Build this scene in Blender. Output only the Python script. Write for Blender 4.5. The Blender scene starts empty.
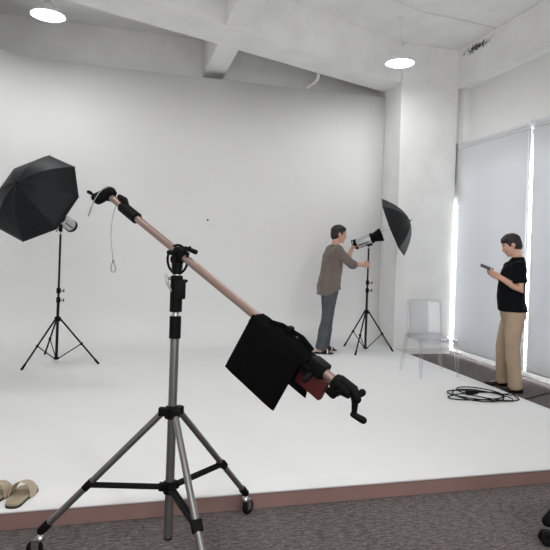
import bpy, bmesh, math, random
from mathutils import Vector, Matrix, Quaternion, noise
random.seed(7)
PI = math.pi
scene = bpy.context.scene
COL = scene.collection
V = Vector

# ------------------------------------------------------------------ materials
def lin(c):
    return tuple(((x/255)/12.92 if x/255 <= .04045 else ((x/255+.055)/1.055)**2.4) for x in c) + (1,)

def mat(name, rgb, rough=.6, metal=0, spec=.5, noise_amt=0, scale=20, bump=0, bump_scale=60, stretch=None, sheen=0):
    m = bpy.data.materials.new(name); m.use_nodes = True
    nt = m.node_tree; b = nt.nodes['Principled BSDF']
    b.inputs['Roughness'].default_value = rough
    b.inputs['Metallic'].default_value = metal
    b.inputs['Specular IOR Level'].default_value = spec
    if sheen: b.inputs['Sheen Weight'].default_value = sheen
    c = lin(rgb)
    tc = nt.nodes.new('ShaderNodeTexCoord')
    mp = nt.nodes.new('ShaderNodeMapping'); nt.links.new(tc.outputs['Object'], mp.inputs[0])
    if stretch: mp.inputs['Scale'].default_value = stretch
    n = nt.nodes.new('ShaderNodeTexNoise'); n.inputs['Scale'].default_value = scale; n.inputs['Detail'].default_value = 5
    nt.links.new(mp.outputs[0], n.inputs['Vector'])
    r = nt.nodes.new('ShaderNodeValToRGB')
    k = noise_amt
    r.color_ramp.elements[0].position = .3; r.color_ramp.elements[1].position = .7
    r.color_ramp.elements[0].color = tuple(x*(1-k) for x in c[:3]) + (1,)
    r.color_ramp.elements[1].color = tuple(min(1, x*(1+k)) for x in c[:3]) + (1,)
    nt.links.new(n.outputs[0], r.inputs[0]); nt.links.new(r.outputs[0], b.inputs['Base Color'])
    if bump:
        n2 = nt.nodes.new('ShaderNodeTexNoise'); n2.inputs['Scale'].default_value = bump_scale; n2.inputs['Detail'].default_value = 4
        nt.links.new(mp.outputs[0], n2.inputs['Vector'])
        bp = nt.nodes.new('ShaderNodeBump'); bp.inputs['Strength'].default_value = bump; bp.inputs['Distance'].default_value = .01
        nt.links.new(n2.outputs[0], bp.inputs['Height']); nt.links.new(bp.outputs[0], b.inputs['Normal'])
    return m

def concrete(name, rgb, pit=.45, scuff=None):
    """Painted rough concrete: mottling, sparse dark pits, optionally one chipped scuff mark."""
    m = mat(name, rgb, .85, spec=.2, noise_amt=.05, scale=2.5, bump=.35, bump_scale=14)
    nt = m.node_tree; b = nt.nodes['Principled BSDF']
    base = b.inputs['Base Color'].links[0].from_socket
    tc = nt.nodes.new('ShaderNodeTexCoord')
    n = nt.nodes.new('ShaderNodeTexNoise'); n.inputs['Scale'].default_value = 11; n.inputs['Detail'].default_value = 8; n.inputs['Roughness'].default_value = .75
    nt.links.new(tc.outputs['Object'], n.inputs['Vector'])
    r = nt.nodes.new('ShaderNodeValToRGB'); r.color_ramp.elements[0].position = .66; r.color_ramp.elements[1].position = .76
    nt.links.new(n.outputs[0], r.inputs[0])
    mul = nt.nodes.new('ShaderNodeMath'); mul.operation = 'MULTIPLY'; mul.inputs[1].default_value = pit
    nt.links.new(r.outputs[0], mul.inputs[0])
    fac = mul.outputs[0]
    if scuff:
        c, s = scuff
        mp = nt.nodes.new('ShaderNodeMapping'); mp.vector_type = 'POINT'
        mp.inputs['Location'].default_value = tuple(-c[i]/s[i] for i in range(3)); mp.inputs['Scale'].default_value = tuple(1/x for x in s)
        nt.links.new(tc.outputs['Object'], mp.inputs[0])
        ln = nt.nodes.new('ShaderNodeVectorMath'); ln.operation = 'LENGTH'; nt.links.new(mp.outputs[0], ln.inputs[0])
        mr = nt.nodes.new('ShaderNodeMapRange'); mr.inputs[1].default_value = 1.1; mr.inputs[2].default_value = .2; mr.inputs[3].default_value = 0; mr.inputs[4].default_value = .3
        nt.links.new(ln.outputs['Value'], mr.inputs[0])
        n3 = nt.nodes.new('ShaderNodeTexNoise'); n3.inputs['Scale'].default_value = 19; n3.inputs['Detail'].default_value = 8; n3.inputs['Roughness'].default_value = .7
        nt.links.new(tc.outputs['Object'], n3.inputs['Vector'])
        ad = nt.nodes.new('ShaderNodeMath'); ad.operation = 'ADD'; nt.links.new(n3.outputs[0], ad.inputs[0]); nt.links.new(mr.outputs[0], ad.inputs[1])
        r3 = nt.nodes.new('ShaderNodeValToRGB'); r3.color_ramp.elements[0].position = .66; r3.color_ramp.elements[1].position = .78
        nt.links.new(ad.outputs[0], r3.inputs[0])
        inside = nt.nodes.new('ShaderNodeMath'); inside.operation = 'LESS_THAN'; inside.inputs[1].default_value = 1.1; nt.links.new(ln.outputs['Value'], inside.inputs[0])
        mm = nt.nodes.new('ShaderNodeMath'); mm.operation = 'MULTIPLY'; nt.links.new(r3.outputs[0], mm.inputs[0]); nt.links.new(inside.outputs[0], mm.inputs[1])
        mx = nt.nodes.new('ShaderNodeMath'); mx.operation = 'MAXIMUM'; nt.links.new(fac, mx.inputs[0]); nt.links.new(mm.outputs[0], mx.inputs[1]); fac = mx.outputs[0]
    mix = nt.nodes.new('ShaderNodeMix'); mix.data_type = 'RGBA'
    nt.links.new(fac, mix.inputs[0]); nt.links.new(base, mix.inputs[6]); mix.inputs[7].default_value = lin((70, 68, 66))
    nt.links.new(mix.outputs[2], b.inputs['Base Color'])
    return m

def emis(name, rgb, s):
    m = bpy.data.materials.new(name); m.use_nodes = True; nt = m.node_tree
    b = nt.nodes['Principled BSDF']; b.inputs['Base Color'].default_value = lin(rgb)
    b.inputs['Emission Color'].default_value = lin(rgb); b.inputs['Emission Strength'].default_value = s
    return m

def clear_plastic():
    m = bpy.data.materials.new('clear_polycarbonate'); m.use_nodes = True; nt = m.node_tree; nt.nodes.clear()
    out = nt.nodes.new('ShaderNodeOutputMaterial'); mix = nt.nodes.new('ShaderNodeMixShader')
    t = nt.nodes.new('ShaderNodeBsdfTransparent'); t.inputs[0].default_value = (.93, .934, .948, 1)
    g = nt.nodes.new('ShaderNodeBsdfGlossy'); g.inputs['Roughness'].default_value = .12; g.inputs[0].default_value = (.86, .87, .9, 1)
    lw = nt.nodes.new('ShaderNodeLayerWeight'); lw.inputs[0].default_value = .25
    mr = nt.nodes.new('ShaderNodeMapRange'); mr.inputs[3].default_value = .05; mr.inputs[4].default_value = .7
    nt.links.new(lw.outputs['Facing'], mr.inputs[0]); nt.links.new(mr.outputs[0], mix.inputs[0])
    nt.links.new(t.outputs[0], mix.inputs[1]); nt.links.new(g.outputs[0], mix.inputs[2]); nt.links.new(mix.outputs[0], out.inputs[0])
    return m

def blind_cloth():
    m = bpy.data.materials.new('blind_cloth'); m.use_nodes = True; nt = m.node_tree; nt.nodes.clear()
    out = nt.nodes.new('ShaderNodeOutputMaterial'); mix = nt.nodes.new('ShaderNodeMixShader'); mix.inputs[0].default_value = .2
    d = nt.nodes.new('ShaderNodeBsdfDiffuse'); t = nt.nodes.new('ShaderNodeBsdfTranslucent')
    tc = nt.nodes.new('ShaderNodeTexCoord'); n = nt.nodes.new('ShaderNodeTexNoise'); n.inputs['Scale'].default_value = 220
    nt.links.new(tc.outputs['Object'], n.inputs['Vector'])
    r = nt.nodes.new('ShaderNodeValToRGB'); r.color_ramp.elements[0].color = lin((214, 216, 218)); r.color_ramp.elements[1].color = lin((222, 224, 226))
    nt.links.new(n.outputs[0], r.inputs[0])
    nt.links.new(r.outputs[0], d.inputs[0]); t.inputs[0].default_value = lin((210, 212, 215))
    nt.links.new(d.outputs[0], mix.inputs[1]); nt.links.new(t.outputs[0], mix.inputs[2]); nt.links.new(mix.outputs[0], out.inputs[0])
    return m

def window_glass():
    m = bpy.data.materials.new('window_glass'); m.use_nodes = True; nt = m.node_tree; nt.nodes.clear()
    out = nt.nodes.new('ShaderNodeOutputMaterial'); mix = nt.nodes.new('ShaderNodeMixShader'); mix.inputs[0].default_value = .06
    t = nt.nodes.new('ShaderNodeBsdfTransparent'); g = nt.nodes.new('ShaderNodeBsdfGlossy'); g.inputs['Roughness'].default_value = .02
    nt.links.new(t.outputs[0], mix.inputs[1]); nt.links.new(g.outputs[0], mix.inputs[2]); nt.links.new(mix.outputs[0], out.inputs[0])
    return m

M = dict(
    cyc=mat('white_studio_paint', (228, 228, 228), .75, spec=.25, noise_amt=.012, scale=1.5),
    conc=concrete('painted_concrete', (232, 232, 231)),
    conc_beam=concrete('white_painted_beam', (236, 236, 235), .3, scuff=((4.8, 7.12, 4.56), (.4, .5, .10))),
    conc_rear=concrete('bare_grey_concrete', (238, 238, 236), .2),
    ceil=concrete('ceiling_concrete', (238, 238, 236), .25),
    wallw=mat('white_wall_paint', (222, 222, 220), .8, spec=.2, noise_amt=.015, scale=3),
    fascia=mat('platform_edge_board', (134, 105, 100), .7, noise_amt=.05, scale=4),
    black=mat('black_plastic', (11, 11, 12), .55, spec=.12, noise_amt=.15, scale=30),
    blackm=mat('black_metal', (11, 11, 12), .42, spec=.25, noise_amt=.1, scale=25),
    rubber=mat('black_rubber', (11, 11, 12), .75, spec=.2, noise_amt=.15, scale=40),
    silver=mat('brushed_silver', (196, 198, 200), .33, metal=.75, noise_amt=.05, scale=40),
    chrome=mat('chrome', (190, 190, 190), .22, metal=1, noise_amt=.03),
    steel=mat('grey_steel_tube', (128, 126, 124), .34, metal=.85, noise_amt=.06, scale=14),
    bronze=mat('rose_bronze_tube', (158, 134, 125), .4, metal=.7, noise_amt=.04, scale=12),
    umb=mat('black_umbrella_nylon', (14, 16, 22), .5, spec=.25, noise_amt=.12, scale=6),
    bag=mat('black_canvas', (8, 8, 9), .9, spec=.08, noise_amt=.2, scale=50, bump=.2, bump_scale=300),
    red=mat('dark_red_paint', (84, 20, 18), .5, noise_amt=.12, scale=14),
    skin=mat('skin', (206, 160, 138), .55, spec=.35, noise_amt=.05, scale=12),
    hair=mat('dark_hair', (32, 27, 25), .6, noise_amt=.35, scale=60, stretch=(1, 1, .2)),
    eyew=mat('eye_white', (225, 222, 216), .3, noise_amt=.01),
    eyed=mat('eye_iris', (40, 28, 22), .3, noise_amt=.05),
    lips=mat('lips', (170, 108, 98), .5, noise_amt=.05),
    tunic=mat('taupe_cotton', (112, 102, 96), .9, spec=.15, noise_amt=.08, scale=9, bump=.15, bump_scale=200, sheen=.2),
    jeans=mat('washed_slate_denim', (80, 85, 88), .9, spec=.15, noise_amt=.2, scale=7, bump=.15, bump_scale=250),
    tee=mat('black_cotton', (16, 17, 21), .9, spec=.1, noise_amt=.15, scale=9, bump=.1, bump_scale=200),
    khaki=mat('khaki_twill', (170, 150, 128), .9, spec=.15, noise_amt=.07, scale=8, bump=.1, bump_scale=250),
    shoe=mat('black_shoe_leather', (18, 17, 17), .55, spec=.25, noise_amt=.1),
    white=mat('white_plastic', (228, 228, 226), .5, noise_amt=.01),
    lampshade=mat('white_enamel_shade', (232, 234, 236), .4, noise_amt=.01),
    rail=mat('pale_aluminium_rail', (208, 210, 213), .45, metal=.1, noise_amt=.02),
    tan=mat('sand_beige_leather', (178, 164, 140), .6, noise_amt=.08, scale=25),
    tansole=mat('worn_footbed', (166, 152, 128), .75, noise_amt=.1, scale=20),
    dsole=mat('dark_sole', (52, 44, 40), .8, noise_amt=.1),
    screen=mat('phone_glass', (20, 22, 26), .12, noise_amt=.02),
    glow=emis('lamp_diffuser', (255, 255, 255), 9),
    plastic=clear_plastic(), blind=blind_cloth(), glass=window_glass(),
)
def carpet_mat():
    m = mat('heather_grey_carpet', (108, 103, 101), .95, spec=.1, noise_amt=.42, scale=95, stretch=(.6, 1.2, 1), bump=.5, bump_scale=260)
    nt = m.node_tree; b = nt.nodes['Principled BSDF']; base = b.inputs['Base Color'].links[0].from_socket
    tc = nt.nodes.new('ShaderNodeTexCoord'); mp = nt.nodes.new('ShaderNodeMapping'); mp.inputs['Scale'].default_value = (20, 70, 1)
    nt.links.new(tc.outputs['Object'], mp.inputs[0])
    n = nt.nodes.new('ShaderNodeTexNoise'); n.inputs['Scale'].default_value = 1; n.inputs['Detail'].default_value = 3; nt.links.new(mp.outputs[0], n.inputs['Vector'])
    r = nt.nodes.new('ShaderNodeValToRGB'); r.color_ramp.elements[0].position = .35; r.color_ramp.elements[1].position = .68
    r.color_ramp.elements[0].color = (.62, .60, .61, 1); r.color_ramp.elements[1].color = (1.25, 1.22, 1.22, 1)
    nt.links.new(n.outputs[0], r.inputs[0])
    mx = nt.nodes.new('ShaderNodeMix'); mx.data_type = 'RGBA'; mx.blend_type = 'MULTIPLY'; mx.inputs[0].default_value = 1
    nt.links.new(base, mx.inputs[6]); nt.links.new(r.outputs[0], mx.inputs[7]); nt.links.new(mx.outputs[2], b.inputs['Base Color'])
    return m
M['carpet'] = carpet_mat()

# ------------------------------------------------------------------ mesh helpers
def frame_of(d, ref=None):
    d = V(d).normalized()
    ref = V(ref) if ref is not None else (V((0, 0, 1)) if abs(d.z) < .9 else V((0, 1, 0)))
    a = ref.cross(d).normalized(); b = d.cross(a)
    return a, b, d
def mat3(x, y, z):
    return Matrix((x, y, z)).transposed()

class MB:
    def __init__(self): self.bm = bmesh.new()
    def loft(self, rings, closed=True, caps=True):
        bm = self.bm; vs = [[bm.verts.new(p) for p in r] for r in rings]; n = len(rings[0])
        for i in range(len(vs)-1):
            for j in range(n if closed else n-1):
                k = (j+1) % n
                bm.faces.new((vs[i][j], vs[i][k], vs[i+1][k], vs[i+1][j]))
        if caps and closed:
            bm.faces.new(list(reversed(vs[0]))); bm.faces.new(vs[-1])
        return self
    def tube(self, pts, r, seg=12, round_ends=False, closed=False):
        pts = [V(p) for p in pts]; n = len(pts)
        rs = list(r) if isinstance(r, (list, tuple)) else [r]*n
        tang = []
        for i in range(n):
            if closed: t = pts[(i+1) % n]-pts[i-1]
            elif i == 0: t = pts[1]-pts[0]
            elif i == n-1: t = pts[-1]-pts[-2]
            else: t = (pts[i+1]-pts[i]).normalized()+(pts[i]-pts[i-1]).normalized()
            tang.append(t.normalized())
        a, b, _ = frame_of(tang[0]); rings = []
        def ring(c, a, b, rad): return [c+a*(rad*math.cos(2*PI*k/seg))+b*(rad*math.sin(2*PI*k/seg)) for k in range(seg)]
        for i in range(n):
            if i:
                q = tang[i-1].rotation_difference(tang[i]); a = q @ a
                a = (a-tang[i]*a.dot(tang[i])).normalized()
            b = tang[i].cross(a)
            if round_ends and i == 0:
                for s in (80, 55, 28): rings.append(ring(pts[0]-tang[0]*rs[0]*math.sin(math.radians(s)), a, b, rs[0]*math.cos(math.radians(s))))
            rings.append(ring(pts[i], a, b, rs[i]))
            if round_ends and i == n-1:
                for s in (28, 55, 80): rings.append(ring(pts[-1]+tang[-1]*rs[-1]*math.sin(math.radians(s)), a, b, rs[-1]*math.cos(math.radians(s))))
        if closed:
            rings.append(rings[0]); return self.loft(rings, caps=False)
        return self.loft(rings)
    def lathe(self, prof, o=(0, 0, 0), axis=(0, 0, 1), seg=24, caps=True):
        a, b, d = frame_of(axis); o = V(o)
        rings = [[o+d*h+a*(r*math.cos(2*PI*k/seg))+b*(r*math.sin(2*PI*k/seg)) for k in range(seg)] for r, h in prof]
        return self.loft(rings, caps=caps)
    def box(self, c, s, R=None, bev=0):
        c = V(c); R = R or Matrix.Identity(3)
        b2 = bmesh.new(); bmesh.ops.create_cube(b2, size=1)
        for v in b2.verts: v.co = V((v.co.x*s[0], v.co.y*s[1], v.co.z*s[2]))
        if bev: bmesh.ops.bevel(b2, geom=b2.edges[:], offset=bev, segments=2, affect='EDGES', profile=.6)
        for v in b2.verts: v.co = c+R @ v.co
        me = bpy.data.meshes.new('t'); b2.to_mesh(me); b2.free(); self.bm.from_mesh(me); bpy.data.meshes.remove(me)
        return self
    def ell(self, c, r, R=None, seg=16, rings=10):
        c = V(c); R = R or Matrix.Identity(3); out = []
        for i in range(1, rings):
            t = PI*i/rings
            out.append([c+R @ V((r[0]*math.sin(t)*math.cos(2*PI*k/seg), r[1]*math.sin(t)*math.sin(2*PI*k/seg), -r[2]*math.cos(t))) for k in range(seg)])
        return self.loft(out)
    def prism(self, poly, z0, z1):
        self.loft([[V((x, y, z0)) for x, y in poly], [V((x, y, z1)) for x, y in poly]]); return self
    def build(self, name, m, parent=None, smooth=True, recalc=True, angle=38):
        if recalc: bmesh.ops.recalc_face_normals(self.bm, faces=self.bm.faces[:])
        root = parent
        while root is not None and root.parent is not None: root = root.parent
        if root is not None:
            off = root.location
            for v in self.bm.verts: v.co -= off
        me = bpy.data.meshes.new(name); self.bm.to_mesh(me); self.bm.free()
        me.materials.append(m)
        if smooth:
            for p in me.polygons: p.use_smooth = True
            me.set_sharp_from_angle(angle=math.radians(angle))
        o = bpy.data.objects.new(name, me); COL.objects.link(o)
        if parent is not None: o.parent = parent
        return o

def thing(name, label, cat, loc, group=None):
    o = bpy.data.objects.new(name, None); COL.objects.link(o); o.location = loc; o.empty_display_size = .1
    o['label'] = label; o['category'] = cat
    if group: o['group'] = group
    return o
def tag(o, label, cat, group=None):
    o['label'] = label; o['category'] = cat
    if group: o['group'] = group
    return o
def struct(o, label=None, cat=None):
    o['kind'] = 'structure'
    o['label'] = label; o['category'] = cat
    return o
def origin_to(o, loc):
    """move a top-level mesh's origin without moving its shape"""
    loc = V(loc)
    for v in o.data.vertices: v.co -= loc
    o.location = loc

def apply_mods(o):
    dg = bpy.context.evaluated_depsgraph_get(); dg.update()
    me = bpy.data.meshes.new_from_object(o.evaluated_get(dg))
    o.modifiers.clear(); old = o.data; o.data = me; bpy.data.meshes.remove(old)
    for p in o.data.polygons: p.use_smooth = True
def fuse(o, voxel, smooth=4, wrinkle=0, wsize=.12):
    r = o.modifiers.new('r', 'REMESH'); r.mode = 'VOXEL'; r.voxel_size = voxel; r.use_smooth_shade = True
    s = o.modifiers.new('s', 'SMOOTH'); s.factor = .5; s.iterations = smooth
    if wrinkle:
        t = bpy.data.textures.new('folds', 'CLOUDS'); t.noise_scale = wsize; t.noise_depth = 2
        d = o.modifiers.new('d', 'DISPLACE'); d.texture = t; d.strength = wrinkle; d.mid_level = .5; d.texture_coords = 'LOCAL'
    apply_mods(o); return o

# ------------------------------------------------------------------ room shell
CEIL, BEAM = 4.67, 4.08
struct(MB().box((1.2, 2.25, -.05), (8.2, 12.9, .1)).build('floor', M['carpet'], smooth=False), 'heather grey carpet in front of and beside the white platform', 'floor')
struct(MB().box((1.2, 2.25, CEIL+.05), (8.2, 12.9, .1)).build('ceiling', M['ceil'], smooth=False), 'high grey concrete ceiling', 'ceiling')
struct(MB().box((1.2, 8.57, 2.33), (8.2, .14, 4.7)).build('wall_rear', M['conc_rear'], smooth=False), 'bare grey concrete wall above the white studio backdrop', 'wall')
struct(MB().box((-2.85, 2.25, 2.33), (.1, 12.9, 4.7)).build('wall_left', M['wallw'], smooth=False), 'white side wall of the studio', 'wall')

struct(MB().box((1.2, -4.2, 2.33), (8.2, .1, 4.7)).build('wall_front', M['wallw'], smooth=False), 'white wall behind the photographer', 'wall')

# seamless white studio sweep: floor sheet, curved foot, wall and rounded left corner
def build_sweep():
    XR, YB, XL, Y0, RC, RF, ZT, ZF = 3.85, 8.14, -1.86, 3.125, .72, .5, 3.98, .1
    plan = [(V((XR, YB)), V((0, -1)))]
    for k in range(1, 12): plan.append((V((XR+(XL+RC-XR)*k/12, YB)), V((0, -1))))
    for k in range(0, 15):
        a = PI/2*k/14; nrm = V((math.sin(a), -math.cos(a)))
        plan.append((V((XL+RC, YB-RC))-nrm*RC, nrm))
    for k in range(1, 11): plan.append((V((XL, YB-RC+(Y0-YB+RC)*k/10)), V((1, 0))))
    prof = [(RF, ZF)]
    for k in range(1, 11):
        a = PI/2*k/10; prof.append((RF-RF*math.sin(a), ZF+RF-RF*math.cos(a)))
    prof += [(0, 1.5), (0, 2.7), (0, ZT)]
    mb = MB(); bm = mb.bm
    grid = [[bm.verts.new((p.x+n.x*o, p.y+n.y*o, z)) for o, z in prof] for p, n in plan]
    for i in range(len(grid)-1):
        for j in range(len(prof)-1):
            bm.faces.new((grid[i][j], grid[i][j+1], grid[i+1][j+1], grid[i+1][j]))
    inner = [g[0] for g in grid]
    c = bm.verts.new((XR, Y0, ZF))
    bm.faces.new(inner+[c])
    bmesh.ops.recalc_face_normals(bm, faces=bm.faces[:])
    o = mb.build('wall_back', M['cyc'], recalc=False, angle=50)
    s = o.modifiers.new('solid', 'SOLIDIFY'); s.thickness = .012; s.offset = -1 if o.data.polygons[-1].normal.z > 0 else 1
    return struct(o, 'seamless white studio backdrop sweeping from wall to raised floor', 'backdrop')
build_sweep()
struct(MB().prism([(-1.85, 3.131), (3.843, 3.131), (3.843, 8.1), (-1.85, 8.1)], 0, .086).build('floor_platform', M['fascia'], smooth=False), 'low platform under the white floor, brown front edge', 'platform')

# column and beams
struct(MB().box((4.33, 8.06, 2.335), (.95, .93, 4.67), bev=.012).build('wall_column', M['conc'], smooth=False), 'white painted concrete column in the back corner', 'column')
struct(MB().box((4.33, 7.588, .05), (.93, .018, .1)).build('baseboard_column', M['white'], smooth=False), 'white skirting at the foot of the column', 'baseboard')
def beam_line(x): return 6.069+.411*(x-.066)
mb = MB(); mb.prism([(-2.8, beam_line(-2.8)), (4.25, beam_line(4.25)), (4.25, beam_line(4.25)+.565), (-2.8, beam_line(-2.8)+.565)], BEAM, CEIL)
struct(mb.build('ceiling_beam', M['conc_beam'], smooth=False), 'long white concrete beam crossing the ceiling diagonally to the column', 'beam')
struct(MB().box((1.138, 2.3, (BEAM+CEIL)/2+.006), (.30, 12.4, CEIL-BEAM-.012), bev=.008).build('ceiling_crossbeam', M['conc_beam'], smooth=False), 'white concrete cross beam running to the rear wall', 'beam')
struct(MB().box((4.96, 1.75, (BEAM+CEIL)/2), (.34, 11.75, CEIL-BEAM), bev=.01).build('wall_beam', M['conc_beam'], smooth=False), 'white concrete beam along the window wall with a chipped black patch', 'beam')

# right wall with two window openings hidden behind roller blinds
WX = 4.96
def right_wall():
    mb = MB(); T = .18
    def blk(y0, y1, z0, z1): mb.box((WX+T/2, (y0+y1)/2, (z0+z1)/2), (T, y1-y0, z1-z0))
    ZT1, ZT2, ZB = 2.3, 2.92, .12   # a wall return hides the upper part of the far window
    blk(-4.2, 3.4, 0, CEIL); blk(3.4, 8.5, 3.0, CEIL); blk(3.4, 8.5, 0, ZB)
    blk(8.4, 8.5, ZB, 3.0); blk(3.4, 8.5, ZT2, 3.01)
    mb.box((4.925, 7.99, (ZT1+BEAM)/2), (.14, .98, BEAM-ZT1))
    mb.box((4.89, 8.06, (3.24+BEAM)/2), (.2, .86, BEAM-3.24))
    struct(mb.build('wall_right', M['wallw'], smooth=False), 'white wall above and around the covered windows', 'wall')
    for i, (y0, y1, z1) in enumerate(((6.96, 8.4, ZT2), (3.4, 6.96, ZT2))):
        w = MB()
        for y in (y0+.02, y1-.02): w.box((WX+.1, y, (ZB+z1)/2), (.06, .04, z1-ZB))
        for z in (ZB+.02, z1-.02): w.box((WX+.1, (y0+y1)/2, z), (.06, y1-y0, .04))
        f = struct(w.build('window_%d' % (i+1), M['rail'], smooth=False), ('window behind the far roller blind', 'window behind the near roller blind')[i], 'window')
        MB().box((WX+.1, (y0+y1)/2, (ZB+z1)/2), (.006, y1-y0-.04, z1-ZB-.04)).build('pane', M['glass'], f, smooth=False)
right_wall()
struct(MB().box((4.93, 1.65, .035), (.03, 11.5, .07)).build('baseboard_right', M['white'], smooth=False), 'white skirting under the blinds', 'baseboard')

def blind(y0, y1, label):
    t = thing('roller_blind', label, 'blind', (4.845, (y0+y1)/2, .08), 'pale roller blinds on the window wall')
    b = MB(); b.box((4.845, (y0+y1)/2, 1.63), (.004, y1-y0, 3.08)); b.build('blind_fabric', M['blind'], t, smooth=False)
    b = MB(); b.box((4.862, (y0+y1)/2, 3.2), (.07, y1-y0+.01, .055), bev=.008); b.build('head_rail', M['rail'], t)
    b = MB(); b.tube([(4.85, y0+.005, 3.155), (4.85, y1-.005, 3.155)], .022, 14); b.build('roller_tube', M['rail'], t)
    b = MB(); b.box((4.845, (y0+y1)/2, .1), (.014, y1-y0, .028), bev=.004); b.build('bottom_bar', M['rail'], t)
    for y in (y0+.012, y1-.012): MB().box((4.87, y, 3.19), (.09, .02, .09), bev=.006).build('bracket', M['white'], t)
    pts = [(4.826, y0+.015, 3.15), (4.826, y0+.013, 2.2), (4.826, y0+.015, 1.35), (4.827, y0+.02, 1.32), (4.826, y0+.025, 1.35), (4.826, y0+.027, 2.2), (4.826, y0+.025, 3.15)]
    MB().tube(pts, .0025, 6).build('pull_chain', M['white'], t)
blind(5.985, 7.56, 'wide pale grey roller blind next to the concrete column')
blind(3.35, 5.93, 'pale grey roller blind cut off by the picture edge, behind the person in black')

# small pipe stub from the beam to the backdrop, thin cable along the ceiling
o = MB().tube([(2.58, 7.72, 4.10), (2.585, 7.78, 4.03), (2.565, 7.88, 4.0), (2.545, 8.0, 4.005), (2.53, 8.18, 4.0), (2.53, 8.5, 3.99)], .022, 10).build('conduit', M['white'])
tag(o, 'short white conduit hanging between the diagonal beam and the rear wall', 'pipe')
o = MB().tube([(2.9, 6.3, CEIL-.008), (3.6, 6.55, CEIL-.008), (4.2, 6.6, CEIL-.008), (4.78, 6.68, CEIL-.008)], .007, 6).build('ceiling_cable', M['white'])
tag(o, 'thin pale cable run across the ceiling near the right lamp', 'cable')
o = MB().lathe([(.004, 0), (.013, .004), (.014, .012), (.006, .016)], (1.085, 8.142, 1.904), (0, -1, 0), 12).build('wall_screw', M['black'])
tag(o, 'tiny black screw head alone on the white backdrop', 'screw')

# ------------------------------------------------------------------ pendant lamps
def pendant(x, y, z, label):
    t = thing('pendant_lamp', label, 'lamp', (x, y, CEIL), 'white pendant lamps')
    MB().lathe([(.045, 0), (.05, -.008), (.04, -.025), (.008, -.03)], (x, y, CEIL), (0, 0, 1), 20).build('ceiling_rose', M['white'], t)
    MB().tube([(x, y, CEIL-.02), (x, y, z+.22)], .006, 8).build('cord', M['white'], t)
    MB().lathe([(.012, .235), (.04, .23), (.045, .15), (.05, .125)], (x, y, z), (0, 0, 1), 20).build('lamp_holder', M['white'], t)
    MB().lathe([(.05, .128), (.075, .12), (.12, .085), (.175, .03), (.195, 0), (.192, -.002), (.172, .026), (.116, .08), (.07, .112), (.045, .118)], (x, y, z), (0, 0, 1), 36, caps=False).build('lamp_shade', M['lampshade'], t)
    MB().lathe([(.01, .045), (.09, .04), (.15, .02), (.172, .008), (.165, -.004), (.09, -.022), (.01, -.028)], (x, y, z), (0, 0, 1), 32).build('diffuser', M['glow'], t)
    disk_light(x, y, z-.04, PEND)
def disk_light(x, y, z, e):
    l = bpy.data.lights.new('overhead_light', 'AREA'); l.shape = 'DISK'; l.size = .34; l.energy = e  # shared by the two hanging lamps and the added overhead fill
    lo = bpy.data.objects.new('overhead_light', l); COL.objects.link(lo); lo.location = (x, y, z)
PEND, FILL = 20, 34
pendant(3.41, 6.8, 4.05, 'white pendant lamp hanging in front of the column corner')
pendant(-1.0, 6.86, 4.1, 'white pendant lamp over the left umbrella, top cut by the picture edge')

# ------------------------------------------------------------------ photographic light stands
def light_stand(c, top, spread, angles, hub_z, col_z, label):
    cx, cy = c; z0 = .1
    t = thing('light_stand', label, 'stand', (cx, cy, z0), 'black tripod light stands')
    P = lambda z: V((cx, cy, z))
    MB().tube([P(z0+.03), P(col_z)], .0165, 12).build('column', M['blackm'], t)
    MB().tube([P(col_z), P(top)], .0125, 12).build('riser', M['blackm'], t)
    for z in (col_z-.035, col_z+.075):
        b = MB(); b.lathe([(.018, 0), (.024, .004), (.024, .06), (.018, .065)], P(z-.03), (0, 0, 1), 14)
        cl = b.build('clamp_collar', M['black'], t)
        b = MB(); b.tube([P(z)+V((.02, -.012, 0)), P(z)+V((.05, -.02, .002))], .006, 8); b.box(P(z)+V((.06, -.022, .004)), (.012, .012, .042), bev=.004)
        b.build('knob', M['black'], cl)
    b = MB(); b.lathe([(.018, -.03), (.034, -.025), (.036, .02), (.02, .03)], P(hub_z), (0, 0, 1), 16); b.build('leg_hub', M['black'], t)
    b = MB(); b.lathe([(.018, -.015), (.03, -.012), (.03, .012), (.018, .015)], P(z0+.045), (0, 0, 1), 16); b.build('brace_hub', M['black'], t)
    for a in angles:
        d = V((math.cos(math.radians(a)), math.sin(math.radians(a)), 0))
        p0 = P(hub_z)+d*.035; p1 = P(z0+.012)+d*spread
        lg = MB().tube([p0, p1], .0105, 10).build('leg', M['blackm'], t)
        u = (p1-p0).normalized()
        MB().tube([p1-u*.05, p1+u*.008], .0135, 10, True).build('foot_cap', M['rubber'], lg)
        m = p0.lerp(p1, .56)
        MB().tube([P(z0+.045)+d*.028, m], .0065, 8).build('brace', M['blackm'], t)
        MB().box(m, (.03, .03, .03), bev=.006).build('brace_joint', M['black'], lg)
    b = MB(); b.lathe([(.009, 0), (.009, .05), (.006, .055)], P(top), (0, 0, 1), 10); b.build('spigot', M['chrome'], t)
    return t

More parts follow.
